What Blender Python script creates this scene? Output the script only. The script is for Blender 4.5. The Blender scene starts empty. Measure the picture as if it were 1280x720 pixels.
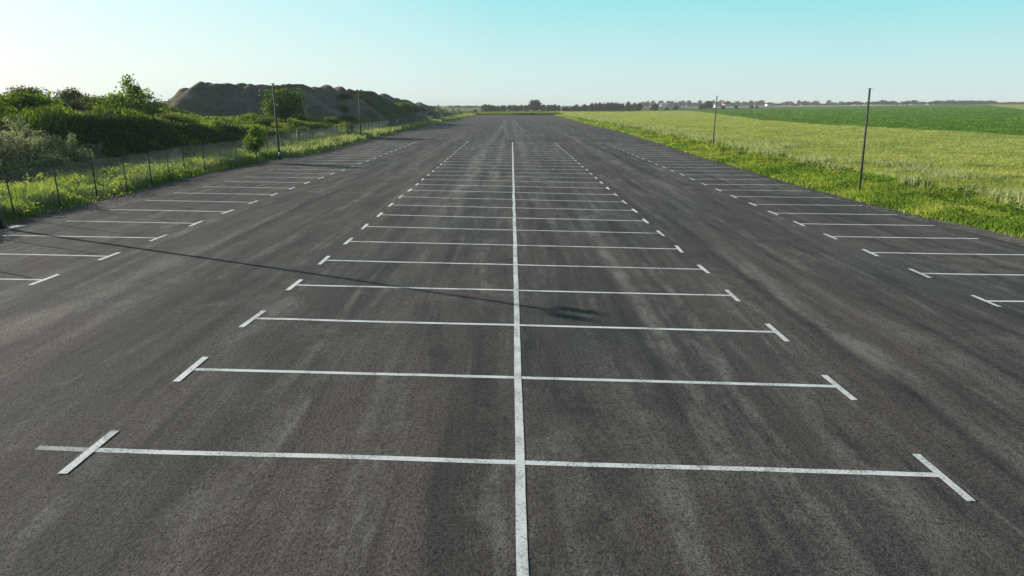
import bpy, math, random
import numpy as np
from mathutils import Vector
R = math.radians
rng = np.random.default_rng(7)
random.seed(7)
C = bpy.context.scene.collection
scene = bpy.context.scene

# ------------------------------------------------------------------ helpers
def smooth(a, b, x):
    t = np.clip((np.asarray(x, float) - a) / (b - a), 0, 1)
    return t * t * (3 - 2 * t)

_perm = np.random.default_rng(3).random((256, 256))
def vnoise(x, y):
    x = np.asarray(x, float); y = np.asarray(y, float)
    xi = np.floor(x).astype(int); yi = np.floor(y).astype(int)
    fx = x - xi; fy = y - yi
    fx = fx * fx * (3 - 2 * fx); fy = fy * fy * (3 - 2 * fy)
    p = lambda a, b: _perm[a & 255, b & 255]
    return (p(xi, yi) * (1 - fx) + p(xi + 1, yi) * fx) * (1 - fy) + (p(xi, yi + 1) * (1 - fx) + p(xi + 1, yi + 1) * fx) * fy
def fbm(x, y, o=4):
    s = 0; a = .5; f = 1.
    for k in range(o):
        s = s + a * vnoise(x * f + 17.3 * k, y * f + 5.1 * k); a *= .5; f *= 2.03
    return s / (1 - .5 ** o)

def mesh_np(name, verts, faces, mat, parent=None, tint=None, smooth_shade=False):
    """faces: (n,k) int array, all the same k, or a list of such arrays"""
    me = bpy.data.meshes.new(name)
    verts = np.asarray(verts, np.float32)
    if not isinstance(faces, list): faces = [faces]
    faces = [np.asarray(f, np.int32) for f in faces if len(f)]
    tot = np.concatenate([np.full(len(f), f.shape[1], np.int32) for f in faces])
    idx = np.concatenate([f.ravel() for f in faces])
    me.vertices.add(len(verts)); me.vertices.foreach_set('co', verts.ravel())
    me.loops.add(len(idx)); me.loops.foreach_set('vertex_index', idx)
    me.polygons.add(len(tot))
    st = np.zeros(len(tot), np.int32); st[1:] = np.cumsum(tot)[:-1]
    me.polygons.foreach_set('loop_start', st)
    me.polygons.foreach_set('loop_total', tot)
    if smooth_shade: me.polygons.foreach_set('use_smooth', np.ones(len(tot), bool))
    if tint is not None:
        at = me.attributes.new('tint', 'FLOAT', 'FACE'); at.data.foreach_set('value', np.asarray(tint, np.float32))
    me.update(calc_edges=True); me.validate()
    me.materials.append(mat)
    o = bpy.data.objects.new(name, me); C.objects.link(o)
    if parent: o.parent = parent
    return o

def tag(o, label=None, cat=None, group=None, kind=None):
    if label: o['label'] = label
    if cat: o['category'] = cat
    if group: o['group'] = group
    if kind: o['kind'] = kind
    return o
def empty(name, loc, label=None, cat=None, group=None, rz=0., tilt=(0, 0)):
    o = bpy.data.objects.new(name, None); C.objects.link(o)
    o.empty_display_size = .3
    o.location = loc; o.rotation_euler = (tilt[0], tilt[1], rz)
    return tag(o, label, cat, group)
def kids(o): return [c for c in bpy.data.objects if c.parent == o]
def dup(root, loc, rz=0., sc=(1, 1, 1), label=None, group=None, tilt=(0, 0)):
    r = root.copy(); C.objects.link(r); r.location = loc; r.rotation_euler = (tilt[0], tilt[1], rz); r.scale = sc
    if label: r['label'] = label
    if group: r['group'] = group
    for ch in root.children:
        c = ch.copy(); C.objects.link(c); c.parent = r
        for g in ch.children:
            d = g.copy(); C.objects.link(d); d.parent = c
    return r

class MB:
    """collects tubes and boxes, builds ONE mesh"""
    def __init__(s): s.v = []; s.f = {}; s.n = 0
    def add(s, v, f):
        v = np.asarray(v, float)
        for q in f: s.f.setdefault(len(q), []).append([i + s.n for i in q])
        s.v.append(v); s.n += len(v)
    def box(s, c, d, rz=0.):
        cx, cy, cz = c; a, b, h = d[0] / 2, d[1] / 2, d[2] / 2
        co, si = math.cos(rz), math.sin(rz)
        v = [(cx + co * x * a - si * y * b, cy + si * x * a + co * y * b, cz + z * h) for z in (-1, 1) for x, y in ((-1, -1), (1, -1), (1, 1), (-1, 1))]
        s.add(v, [(3, 2, 1, 0), (4, 5, 6, 7), (0, 1, 5, 4), (1, 2, 6, 5), (2, 3, 7, 6), (3, 0, 4, 7)])
    def tube(s, pts, rad, n=8, cap=True):
        pts = [Vector(p) for p in pts]
        if not hasattr(rad, '__len__'): rad = [rad] * len(pts)
        vs = []
        for i, p in enumerate(pts):
            d = (pts[min(i + 1, len(pts) - 1)] - pts[max(i - 1, 0)]).normalized()
            a = d.orthogonal().normalized() if abs(d.z) < .95 else Vector((1, 0, 0)).cross(d).normalized()
            b = d.cross(a)
            for k in range(n):
                t = 2 * math.pi * k / n
                vs.append(tuple(p + (a * math.cos(t) + b * math.sin(t)) * rad[i]))
        f = []
        for i in range(len(pts) - 1):
            for k in range(n):
                f.append((i * n + k, i * n + (k + 1) % n, (i + 1) * n + (k + 1) % n, (i + 1) * n + k))
        if cap: f.append(tuple(range(n - 1, -1, -1))); f.append(tuple((len(pts) - 1) * n + k for k in range(n)))
        s.add(vs, f)
    def build(s, name, mat, parent=None, sm=False):
        return mesh_np(name, np.concatenate(s.v), [np.array(f) for f in s.f.values()], mat, parent, smooth_shade=sm)

# ------------------------------------------------------------------ the lie of the land
KY = np.array([5, 8, 12, 18, 28, 45, 80, 150, 300.])
KA = np.array([-.0360, -.0338, -.0271, -.0245, -.0243, -.0156, -.0130, -.012, -.010])
KS = np.array([.015, .0258, .0199, .0056, .0027, -.0378, -.0312, -.01, 0.])
_yy = np.linspace(-80, 400, 1921)
def _sm(v):
    k = np.hanning(25); k /= k.sum()
    e = np.interp(_yy, KY, v)
    return np.convolve(np.pad(e, 12, 'edge'), k, 'valid')
_sa, _ss = _sm(KA), _sm(KS)
XL, XR = -4.708, 4.887
def lot(x, y):
    x = np.asarray(x, float)
    z = np.interp(y, _yy, _sa) * x + np.interp(y, _yy, _ss)
    return z + .0059 * np.minimum(x - XL, 0) + .0093 * np.maximum(x - XR, 0)
def left_edge(y):  return np.interp(y, [-40, 20, 32, 40, 50, 57, 77, 120, 200, 285, 300], [-15.9, -15.9, -16.5, -17.2, -17.1, -15.7, -16.1, -16.3, -15.2, -13.5, -13.3])
def right_edge(y): return np.interp(y, [-40, 22, 28, 38, 57, 100, 160, 285, 300], [16.9, 16.6, 15.95, 15.45, 15.6, 17.0, 17.0, 17.7, 17.8])
def fence_x(y):    return np.interp(y, [-20, 20, 28, 32, 37, 48, 56, 66, 90, 200], [-16.0, -16.05, -16.45, -16.75, -17.5, -17.7, -18.6, -19.0, -19.2, -18.2])
LOT_END = 287.

def H(x, y):
    x = np.asarray(x, float); y = np.asarray(y, float)
    xc = np.clip(x, -16.5, 17.5)
    z = lot(xc, y) - .05 * smooth(17.5, 16.5, np.abs(x))
    # right: verge, then level fields that climb gently away to the right
    t = smooth(16.2, 23, x)
    z = z * (1 - t) + (-.2) * t + .12 * smooth(16, 17.3, x) * smooth(21, 18, x)
    lin = np.maximum(x - 60, 0) * .013
    hill = np.where(lin > 4.0, 4.0 + .12 * (lin - 4.0), lin) * (1 - smooth(700, 1500, y)) * smooth(-40, 40, y)
    z = z + hill + (fbm(x / 30 + 9, y / 30, 2) - .5) * .25 * smooth(24, 60, x)
    # left: earth bank behind the fence, a terrace that goes on rising, then low ground
    hc = np.interp(y, [-60, 31, 37, 43, 47, 53, 58, 64, 90, 120, 200, 300], [.8, .9, 1.7, 3.3, 3.4, 2.9, 2.05, 1.55, 1.5, 1.5, 1.3, .2])
    w = np.interp(y, [-60, 40, 55, 66, 100], [5.5, 5., 4.6, 5.5, 9])
    n1 = fbm(x / 6, y / 6, 3) - .5; n2 = fbm(x / 8 + 21, y / 8, 2) - .5
    foot = np.interp(y, [20, 40, 53, 60, 70], [-24.5, -24., -22.2, -20.8, -20.5]) + n1 * 1.5
    z = z + hc * smooth(0, 1, (foot - x) / w)
    rise = smooth(-29, -62, x) * (1 - smooth(88, 120, y)) * 2.3
    z = z + rise + (n1 * .9 + n2 * 2.2 * smooth(-27, -33, x) + (fbm(x / 2.1 + 3, y / 2.1, 2) - .5) * .5) * smooth(-20.5, -25, x) * (1 - smooth(200, 300, y))
    far = smooth(300, 420, y)
    return z * (1 - far) + far * (-.15 + hill) 

# ------------------------------------------------------------------ camera
F, PITCH, YAW, CAMH = 855., .261469, .001952, 3.929
cd = bpy.data.cameras.new('camera'); cam = bpy.data.objects.new('camera', cd); C.objects.link(cam)
cd.sensor_width = 36; cd.lens = F / 1280 * 36; cd.clip_start = .1; cd.clip_end = 12000
cam.location = (0, 0, CAMH); cam.rotation_euler = (math.pi / 2 - PITCH, 0, -YAW)
scene.camera = cam
_cp, _sp, _cy, _sy = math.cos(PITCH), math.sin(PITCH), math.cos(YAW), math.sin(YAW)
_fw = np.array([_sy * _cp, _cy * _cp, -_sp]); _rt = np.array([_cy, -_sy, 0]); _up = np.cross(_rt, _fw)
_t = np.concatenate([np.linspace(4, 120, 4000), np.linspace(120, 3000, 12000)[1:]])
def at(u, v):
    """where the sight line through a point of the photograph meets the ground"""
    d = _fw + (u - 640) / F * _rt - (v - 360) / F * _up
    P = np.array([0, 0, CAMH]) + _t[:, None] * d
    hit = np.nonzero(P[:, 2] < H(P[:, 0], P[:, 1]))[0]
    k = hit[0] if len(hit) else len(_t) - 1
    return P[k]
def on(x, y, dz=0.): return (float(x), float(y), float(H(x, y)) + dz)
def along(u, dist):
    """ground point at a given depth on the bearing of picture column u"""
    x = (u - 640) / F * dist + YAW * dist
    return on(x, dist / _cp - .75)

# ------------------------------------------------------------------ materials
def mat(name):
    m = bpy.data.materials.new(name); m.use_nodes = True
    nt = m.node_tree; nt.nodes.clear()
    out = nt.nodes.new('ShaderNodeOutputMaterial')
    return m, nt, out
class NT:
    def __init__(s, nt): s.nt = nt
    def n(s, t, **k):
        o = s.nt.nodes.new(t)
        for a, b in k.items(): setattr(o, a, b)
        return o
    def l(s, a, b): s.nt.links.new(a, b)
    def coord(s, sc=(1, 1, 1), loc=(0, 0, 0), rot=(0, 0, 0), geo=False):
        c = s.n('ShaderNodeNewGeometry').outputs['Position'] if geo else s.n('ShaderNodeTexCoord').outputs['Object']
        m = s.n('ShaderNodeMapping'); m.inputs['Scale'].default_value = sc; m.inputs['Location'].default_value = loc; m.inputs['Rotation'].default_value = rot
        s.l(c, m.inputs['Vector']); return m.outputs[0]
    def noise(s, vec, scale, detail=4, rough=.55, dist=0.):
        t = s.n('ShaderNodeTexNoise'); t.inputs['Scale'].default_value = scale; t.inputs['Detail'].default_value = detail
        t.inputs['Roughness'].default_value = rough; t.inputs['Distortion'].default_value = dist
        s.l(vec, t.inputs['Vector']); return t.outputs['Fac']
    def ramp(s, fac, stops, interp='LINEAR'):
        r = s.n('ShaderNodeValToRGB'); r.color_ramp.interpolation = interp
        e = r.color_ramp.elements
        while len(e) < len(stops): e.new(.5)
        for i, (p, c) in enumerate(stops):
            e[i].position = p; e[i].color = (c, c, c, 1) if not hasattr(c, '__len__') else (*c, 1)
        s.l(fac, r.inputs[0]); return r.outputs[0]
    def mix(s, fac, a, b, mode='MIX'):
        m = s.n('ShaderNodeMix', data_type='RGBA', blend_type=mode)
        for i, v in ((0, fac), (6, a), (7, b)):
            if hasattr(v, 'is_linked'): s.l(v, m.inputs[i])
            elif hasattr(v, '__len__'): m.inputs[i].default_value = (*v, 1)
            else: m.inputs[i].default_value = v if i == 0 else (v, v, v, 1)
        return m.outputs[2]
    def math(s, op, a, b=0.):
        m = s.n('ShaderNodeMath', operation=op)
        for i, v in ((0, a), (1, b)):
            if hasattr(v, 'is_linked'): s.l(v, m.inputs[i])
            else: m.inputs[i].default_value = v
        return m.outputs[0]
    def bump(s, h, strength=.3, dist=.02):
        b = s.n('ShaderNodeBump'); b.inputs['Strength'].default_value = strength; b.inputs['Distance'].default_value = dist
        s.l(h, b.inputs['Height']); return b.outputs[0]
    def bsdf(s, out, col, rough=.8, spec=.3, normal=None, metal=0.):
        p = s.n('ShaderNodeBsdfPrincipled')
        if hasattr(col, 'is_linked'): s.l(col, p.inputs['Base Color'])
        else: p.inputs['Base Color'].default_value = (*col, 1)
        if hasattr(rough, 'is_linked'): s.l(rough, p.inputs['Roughness'])
        else: p.inputs['Roughness'].default_value = rough
        p.inputs['Specular IOR Level'].default_value = spec; p.inputs['Metallic'].default_value = metal
        if normal is not None: s.l(normal, p.inputs['Normal'])
        s.l(p.outputs[0], out.inputs[0]); return p

TRACKS = [  # x, drift per metre, y from, y to, half width, strength (>0 dusty, <0 dark rolled seam)
    (2.55, .004, 3, 30, .16, .85), (3.25, .012, 3, 22, .12, .55), (2.15, .004, 4, 40, .14, -.65), (-2.3, -.002, 14, 85, .4, .75), (-1.1, .004, 18, 110, .28, .55),
    (.9, .004, 30, 140, .3, .6), (1.5, -.006, 40, 210, .4, .65), (-3.5, .0, 10, 60, .16, -.6), (-7.9, .0, 5, 40, .13, -.85), (-5.3, .006, 4, 22, .14, -.65),
    (5.75, .0, 5, 34, .16, -.8), (6.15, -.003, 8, 22, .24, .8), (-8.5, .006, 9, 20, .5, .55), (-1.7, .0, 5, 28, .12, -.55), (4.2, .008, 5, 11, .22, .7), (.55, -.012, 70, 240, .4, .7),
    (-6.3, -.004, 25, 120, .4, .5), (7.6, .002, 22, 150, .5, .4), (-.6, .015, 3, 14, .3, -.45), (8.6, .0, 10, 120, .2, -.45), (2.9, -.01, 60, 230, .35, .6), (-3.2, .012, 45, 220, .4, .6), (.1, .01, 80, 260, .25, -.5)]
def m_asphalt():
    m, nt, out = mat('asphalt'); g = NT(nt)
    obj = g.n('ShaderNodeTexCoord').outputs['Object']
    sep = g.n('ShaderNodeSeparateXYZ'); g.l(obj, sep.inputs[0])
    fine = g.noise(g.coord((1, 1, 1)), 20, 4, .8)
    grit = g.noise(g.coord((1, 1, 1)), 48, 3, .85)
    mid = g.noise(g.coord((1, .7, 1)), 1.6, 6, .68)
    streak = g.noise(g.coord((.85, .075, 1)), 1., 6, .66, .5)         # roller passes and tyre tracks run along the rows
    streak2 = g.noise(g.coord((2.1, .15, 1), (5, 2, 0), (0, 0, R(2))), 1., 5, .62, .7)
    patch = g.noise(g.coord((.26, .15, 1), (3, 7, 0)), 1., 5, .65, .4)
    hue = g.noise(g.coord((.23, .10, 1), (13, 1, 0)), 1., 3, .5)
    base = g.mix(g.ramp(hue, [(.40, 0.), (.60, 1.)]), (.068, .069, .068), (.086, .075, .073))
    base = g.mix(g.ramp(streak, [(.36, 0.), (.52, .5), (.66, 1.)]), g.mix(1., base, (.66, .67, .69), 'MULTIPLY'), g.mix(1., base, (1.36, 1.34, 1.3), 'MULTIPLY'))
    dust = g.math('MULTIPLY', g.ramp(streak2, [(.52, 0.), (.66, 1.)]), g.ramp(mid, [(.38, .1), (.60, .8)]))
    base = g.mix(dust, base, (.175, .166, .152))
    base = g.mix(g.math('MULTIPLY', g.ramp(patch, [(.52, 0.), (.66, 1.)]), g.ramp(mid, [(.42, .05), (.62, .6)])), base, (.185, .172, .152))
    base = g.mix(g.math('MULTIPLY', g.ramp(streak2, [(.34, 1.), (.45, 0.)]), g.ramp(mid, [(.40, .8), (.62, .25)])), base, (.030, .031, .034))
    # single tracks
    wig = g.math('MULTIPLY', g.math('SUBTRACT', g.noise(g.coord((.35, .11, 1), (2, 4, 0)), 1., 3), .5), .9)
    brk = g.noise(g.coord((1.2, .4, 1), (9, 3, 0)), 1.3, 5, .7)
    brk_l = g.ramp(brk, [(.38, .0), (.62, 1.)]); brk_d = g.ramp(brk, [(.36, 1.), (.64, .15)])
    acc = {True: None, False: None}
    for (x0, sl, ya, yb, hw, st) in TRACKS:
        ctr = g.math("MULTIPLY_ADD", sep.outputs[1], sl); ctr.node.inputs[2].default_value = x0; dx = g.math("SUBTRACT", g.math("ADD", sep.outputs[0], wig), ctr)
        d = g.math('DIVIDE', g.math('ABSOLUTE', dx), hw)
        mr = g.n('ShaderNodeMapRange', interpolation_type='SMOOTHSTEP'); g.l(d, mr.inputs[0]); mr.inputs[1].default_value = .3; mr.inputs[2].default_value = 1.6; mr.inputs[3].default_value = abs(st); mr.inputs[4].default_value = 0.
        e1 = g.n('ShaderNodeMapRange', interpolation_type='SMOOTHSTEP'); g.l(sep.outputs[1], e1.inputs[0]); e1.inputs[1].default_value = ya; e1.inputs[2].default_value = ya + (yb - ya) * .25
        e2 = g.n('ShaderNodeMapRange', interpolation_type='SMOOTHSTEP'); g.l(sep.outputs[1], e2.inputs[0]); e2.inputs[1].default_value = yb; e2.inputs[2].default_value = yb - (yb - ya) * .4
        k = g.math('MULTIPLY', mr.outputs[0], g.math('MULTIPLY', e1.outputs[0], e2.outputs[0]))
        acc[st > 0] = k if acc[st > 0] is None else g.math('MAXIMUM', acc[st > 0], k)
    base = g.mix(g.math('MULTIPLY', acc[False], brk_d), base, (.026, .027, .030))
    base = g.mix(g.math('MULTIPLY', acc[True], brk_l), base, (.235, .222, .200))
    base = g.mix(g.ramp(mid, [(.60, 0.), (.76, .4)]), base, (.17, .166, .155))
    base = g.mix(g.ramp(mid, [(.26, .4), (.42, 0.)]), base, (.036, .037, .039))
    base = g.mix(1., base, g.ramp(fine, [(.32, .34), (.46, 1.), (.68, 1.5)]), 'MULTIPLY')
    base = g.mix(1., base, g.ramp(grit, [(.36, .30), (.46, 1.), (.68, 1.5)]), 'MULTIPLY')
    stone = g.ramp(g.noise(g.coord((1, 1, 1), (4, 4, 0)), 30, 2, .6), [(.72, 0.), (.76, .7)])
    base = g.mix(stone, base, (.30, .29, .27))
    hgt = g.math('ADD', g.math('MULTIPLY', fine, 1.), g.math('MULTIPLY', grit, .6))
    b = g.bump(hgt, 1., .045)
    b2 = g.n('ShaderNodeBump'); b2.inputs['Strength'].default_value = .3; b2.inputs['Distance'].default_value = .03
    g.l(streak2, b2.inputs['Height']); g.l(b, b2.inputs['Normal'])
    g.bsdf(out, base, .85, .18, b2.outputs[0])
    return m
def m_paint(faded=False):
    m, nt, out = mat('road_paint_faded' if faded else 'road_paint'); g = NT(nt)
    n = g.noise(g.coord(geo=True), 30, 5, .8); n2 = g.noise(g.coord(geo=True), 2.2, 3)
    oi = g.n('ShaderNodeObjectInfo').outputs['Random']
    w = g.math('SUBTRACT', g.math('ADD', n, g.math('MULTIPLY', n2, .4)), g.math('MULTIPLY', oi, .05))
    hole = g.ramp(w, [(.60, 1.), (.70, 0.)]) if faded else g.ramp(w, [(.545, .95), (.625, 0.)])
    col = g.mix(hole, (.42, .42, .40) if faded else (.80, .82, .81), (.16, .16, .155))
    col = g.mix(g.ramp(n2, [(.35, .35), (.6, 0.)]), col, (.46, .47, .46))
    col = g.mix(1., col, g.ramp(oi, [(0., 1.02), (1., .92)]), 'MULTIPLY')
    g.bsdf(out, col, .7, .3, g.bump(n, .5, .012))
    return m
def leaf_mat(name, cols, trans=.42, spec=.12, warm=(1.35, 1.2, .55)):
    """cols: colour stops over the per-leaf tint"""
    m, nt, out = mat(name); g = NT(nt)
    a = g.n('ShaderNodeAttribute', attribute_name='tint')
    k = len(cols)
    col = g.ramp(a.outputs['Fac'], [(i / (k - 1), c) for i, c in enumerate(cols)])
    n = g.noise(g.coord(geo=True), .35, 3)
    col = g.mix(1., col, g.ramp(n, [(.35, .82), (.65, 1.18)]), 'MULTIPLY')
    d = g.n('ShaderNodeBsdfPrincipled'); d.inputs['Roughness'].default_value = .6; d.inputs['Specular IOR Level'].default_value = spec
    t = g.n('ShaderNodeBsdfTranslucent')
    g.l(col, d.inputs['Base Color'])
    tc = g.mix(1., col, warm, 'MULTIPLY'); g.l(tc, t.inputs['Color'])
    mx = g.n('ShaderNodeMixShader'); mx.inputs[0].default_value = trans
    g.l(d.outputs[0], mx.inputs[1]); g.l(t.outputs[0], mx.inputs[2]); g.l(mx.outputs[0], out.inputs[0])
    return m
def m_soil(name, stops, scale=.6, bump=.6, fine=5., bd=.15):
    m, nt, out = mat(name); g = NT(nt)
    a = g.noise(g.coord(geo=True), scale, 5, .65); f = g.noise(g.coord(geo=True), fine, 5, .7)
    w = g.math('ADD', g.math('MULTIPLY', a, .6), g.math('MULTIPLY', f, .4))
    col = g.ramp(w, stops)
    g.bsdf(out, col, .95, .05, g.bump(f, bump, bd))
    return m
def m_plain(name, col, rough=.6, spec=.3, metal=0., var=.25, scale=8.):
    m, nt, out = mat(name); g = NT(nt)
    n = g.noise(g.coord(), scale, 4, .6)
    c = g.mix(1., col, g.ramp(n, [(.3, 1 - var), (.7, 1 + var)]), 'MULTIPLY')
    g.bsdf(out, c, rough, spec, g.bump(n, .1, .005), metal)
    return m

M = {}
M['asphalt'] = m_asphalt()
M['paint'] = m_paint(); M['paint_faded'] = m_paint(True)
M['ground'] = m_soil('meadow_soil', [(.3, (.030, .045, .015)), (.48, (.055, .085, .022)), (.6, (.085, .12, .03)), (.72, (.13, .13, .06))])
M['shoulder'] = m_soil('gravel_shoulder', [(.3, (.06, .06, .06)), (.5, (.13, .127, .12)), (.66, (.27, .26, .235))], 2., .9, 22., .05)
M['bark'] = m_plain('bark', (.06, .048, .035), .9, .1, var=.4, scale=20)
M['steel'] = m_plain('galvanised_steel', (.16, .17, .175), .55, .4, .4, .2, 12)
M['darksteel'] = m_plain('dark_post_metal', (.020, .025, .025), .9, .05, .0, .25, 12)
M['wire'] = m_plain('green_grey_wire', (.15, .175, .17), .8, .1, .0, .15, 3)
M['white'] = m_plain('white_enamel', (.7, .7, .7), .5, .3, var=.08)
M['lens'] = m_plain('floodlight_glass', (.35, .36, .36), .15, .5, var=.05)
M['blue'] = m_plain('blue_plastic', (.07, .13, .25), .5, .3, var=.1)
M['concrete'] = m_plain('concrete', (.36, .37, .37), .9, .1, var=.25, scale=10)
M['render_white'] = m_plain('white_render', (.72, .71, .68), .9, .1, var=.06, scale=.6)
M['render_grey'] = m_plain('grey_render', (.20, .20, .21), .9, .1, var=.1, scale=.6)
M['roof_red'] = m_plain('red_tiles', (.24, .085, .06), .85, .1, var=.2, scale=2)
M['roof_grey'] = m_plain('grey_roof', (.13, .13, .14), .85, .1, var=.2, scale=2)
M['dark_glass'] = m_plain('dark_glass', (.03, .035, .04), .2, .5, var=.1)
M['grass'] = leaf_mat('verge_grass_blades', [(0.0672, 0.1265, 0.022), (0.1344, 0.2415, 0.033), (0.2128, 0.345, 0.044), (0.3136, 0.414, 0.066), (0.4032, 0.414, 0.154)], .5)
M['bankgrass'] = leaf_mat('bank_grass_blades', [(0.0403, 0.0747, 0.0132), (0.0747, 0.1437, 0.0176), (0.1265, 0.2185, 0.0242), (0.1725, 0.2415, 0.033), (0.2415, 0.23, 0.088)], .45)
M['flower'] = leaf_mat('yellow_flowers', [(.33, .36, .03), (.45, .46, .04)], .35)
M['plume'] = leaf_mat('pale_grass_plumes', [(.26, .31, .11), (.36, .40, .17), (.47, .48, .27)], .45, warm=(1.1, 1.1, .75))
M['barley'] = leaf_mat('barley_ears', [(.24, .30, .07), (.31, .37, .098), (.37, .415, .125), (.43, .455, .17)], .45, warm=(1.3, 1.2, .62))
M['beet'] = leaf_mat('beet_leaves', [(.06, .15, .016), (.09, .21, .022), (.13, .26, .032)], .4)
M['leaf'] = leaf_mat('broad_leaves', [(0.03, 0.066, 0.011), (0.06, 0.12, 0.0154), (0.102, 0.186, 0.0198), (0.156, 0.24, 0.0275)], .45)
M['leafdark'] = leaf_mat('dark_leaves', [(0.0184, 0.036, 0.0138), (0.0299, 0.0576, 0.0172), (0.0483, 0.084, 0.023)], .3)
M['leaffresh'] = leaf_mat('fresh_leaves', [(0.055, 0.11, 0.0132), (0.0935, 0.176, 0.0198), (0.143, 0.231, 0.033)], .5)
M['silver'] = leaf_mat('silver_leaves', [(.10, .12, .07), (.17, .195, .12), (.25, .28, .19), (.36, .39, .27)], .45, warm=(1.1, 1.1, .7))
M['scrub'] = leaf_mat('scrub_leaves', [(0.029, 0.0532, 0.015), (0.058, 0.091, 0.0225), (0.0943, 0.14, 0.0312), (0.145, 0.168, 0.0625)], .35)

# ------------------------------------------------------------------ sky, sun
SUN_EL, TOSUN = R(16), (-.909, .42)
SKY_STOPS = [(0., (.465, .56, .55)), (.05, (.375, .56, .565)), (.14, (.18, .52, .555)), (.27, (.062, .175, .23)), (1., (.019, .047, .092))]
SKY_GLOW = (.67, .715, .69)
w = bpy.data.worlds.new('World'); scene.world = w; w.use_nodes = True
wn = w.node_tree; wn.nodes.clear(); g = NT(wn)
wo = g.n('ShaderNodeOutputWorld'); bg = g.n('ShaderNodeBackground')
sky = g.n('ShaderNodeTexSky', sky_type='NISHITA'); sky.sun_disc = False
sky.sun_elevation = SUN_EL; sky.sun_rotation = math.atan2(TOSUN[0], TOSUN[1])
sky.air_density = 1.0; sky.dust_density = 1.6; sky.ozone_density = 1.5; sky.altitude = 100
tc = g.n('ShaderNodeTexCoord').outputs['Generated']
sep = g.n('ShaderNodeSeparateXYZ'); g.l(tc, sep.inputs[0])
clear = g.ramp(sep.outputs[2], SKY_STOPS)
dot = g.n('ShaderNodeVectorMath', operation='DOT_PRODUCT'); g.l(tc, dot.inputs[0]); dot.inputs[1].default_value = (TOSUN[0], TOSUN[1], .15)
near = g.ramp(dot.outputs['Value'], [(0., 0.), (.45, .10), (.82, .55), (1., .9)])
clear = g.mix(near, clear, SKY_GLOW)
clear = g.mix(1., clear, 10., 'MULTIPLY')
skyc = g.mix(.12, clear, sky.outputs[0])
g.l(skyc, bg.inputs['Color']); bg.inputs['Strength'].default_value = .10
g.l(bg.outputs[0], wo.inputs['Surface'])
sd = bpy.data.lights.new('sun', 'SUN'); sd.energy = 5.0; sd.angle = R(.4); sd.color = (1., .91, .79)
so = bpy.data.objects.new('sun', sd); C.objects.link(so)
dv = Vector((TOSUN[0] * math.cos(SUN_EL), TOSUN[1] * math.cos(SUN_EL), math.sin(SUN_EL)))
so.rotation_euler = dv.to_track_quat('Z', 'Y').to_euler(); so.location = (-60, 30, 40)
scene.view_settings.view_transform = 'Standard'; scene.view_settings.look = 'None'
scene.view_settings.gamma = 1; scene.view_settings.use_curve_mapping = False
scene.view_settings.exposure = .64

# ------------------------------------------------------------------ setting
def grid_surface(name, X, Y, Z, material, kind='structure'):
    ny, nx = X.shape
    v = np.stack([X, Y, Z], -1).reshape(-1, 3)
    i = np.arange(ny - 1)[:, None] * nx + np.arange(nx - 1)[None]
    f = np.stack([i, i + 1, i + nx + 1, i + nx], -1).reshape(-1, 4)
    o = mesh_np(name, v, f, material, smooth_shade=True)
    if kind: o['kind'] = kind
    return o
def spaced(lo, dlo, dhi, hi, step, growth=1.13):
    a = list(np.arange(dlo, dhi, step)); s = step
    while a[-1] < hi: s *= growth; a.append(a[-1] + s)
    b = []; s = step; c = dlo
    while c > lo: s *= growth; c -= s; b.append(c)
    return np.array(b[::-1] + a)
gx = spaced(-5000, -75, 70, 5000, .9); gy = spaced(-400, -20, 130, 6000, 1.0, 1.06)
GX, GY = np.meshgrid(gx, gy)
inlot = (GX > left_edge(GY) + 1.) & (GX < right_edge(GY) - 1.) & (GY < LOT_END - 2)
grid_surface('ground', GX, GY, H(GX, GY) - np.where(inlot, .3, 0.), M['ground'])

# asphalt
uy = np.concatenate([np.arange(-40, 90, .5), np.arange(90, LOT_END + .1, 1.)])
ux = np.linspace(0, 1, 91)
wob = (fbm(uy / 1.3, uy * 0 + 3, 4) - .5)
le = left_edge(uy) + .25 + .35 * wob; re = right_edge(uy) - .85 + .35 * (fbm(uy / 1.7, uy * 0 + 11, 4) - .5)
AX = le[:, None] * (1 - ux) + re[:, None] * ux; AY = np.repeat(uy[:, None], 91, 1)
AZ = lot(AX, AY) + (fbm(AX / 2.5, AY / 6, 3) - .5) * .012
a = grid_surface('parking_lot', AX, AY, AZ, M['asphalt'])
def zlot(x, y): return lot(x, y) + (fbm(np.asarray(x) / 2.5, np.asarray(y) / 6, 3) - .5) * .012
# skirt: the asphalt's broken edges run down into a gravel shoulder
for nm, ex, sgn in (('gravel_shoulder', re, 1), ('gravel_shoulder', le, -1)):
    k = np.linspace(0, 1, 6)
    X = ex[:, None] + sgn * (k * 1.5 - .02); Y = np.repeat(uy[:, None], 6, 1)
    Z0 = zlot(ex, uy) - .004; Z1 = H(ex + sgn * 1.5, uy) - .03
    Z = Z0[:, None] * (1 - k) + Z1[:, None] * k + (fbm(X / .4, Y / .4, 2) - .5) * .03 * (k > .1)
    grid_surface(nm, X, Y, Z, M['shoulder'])

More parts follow.
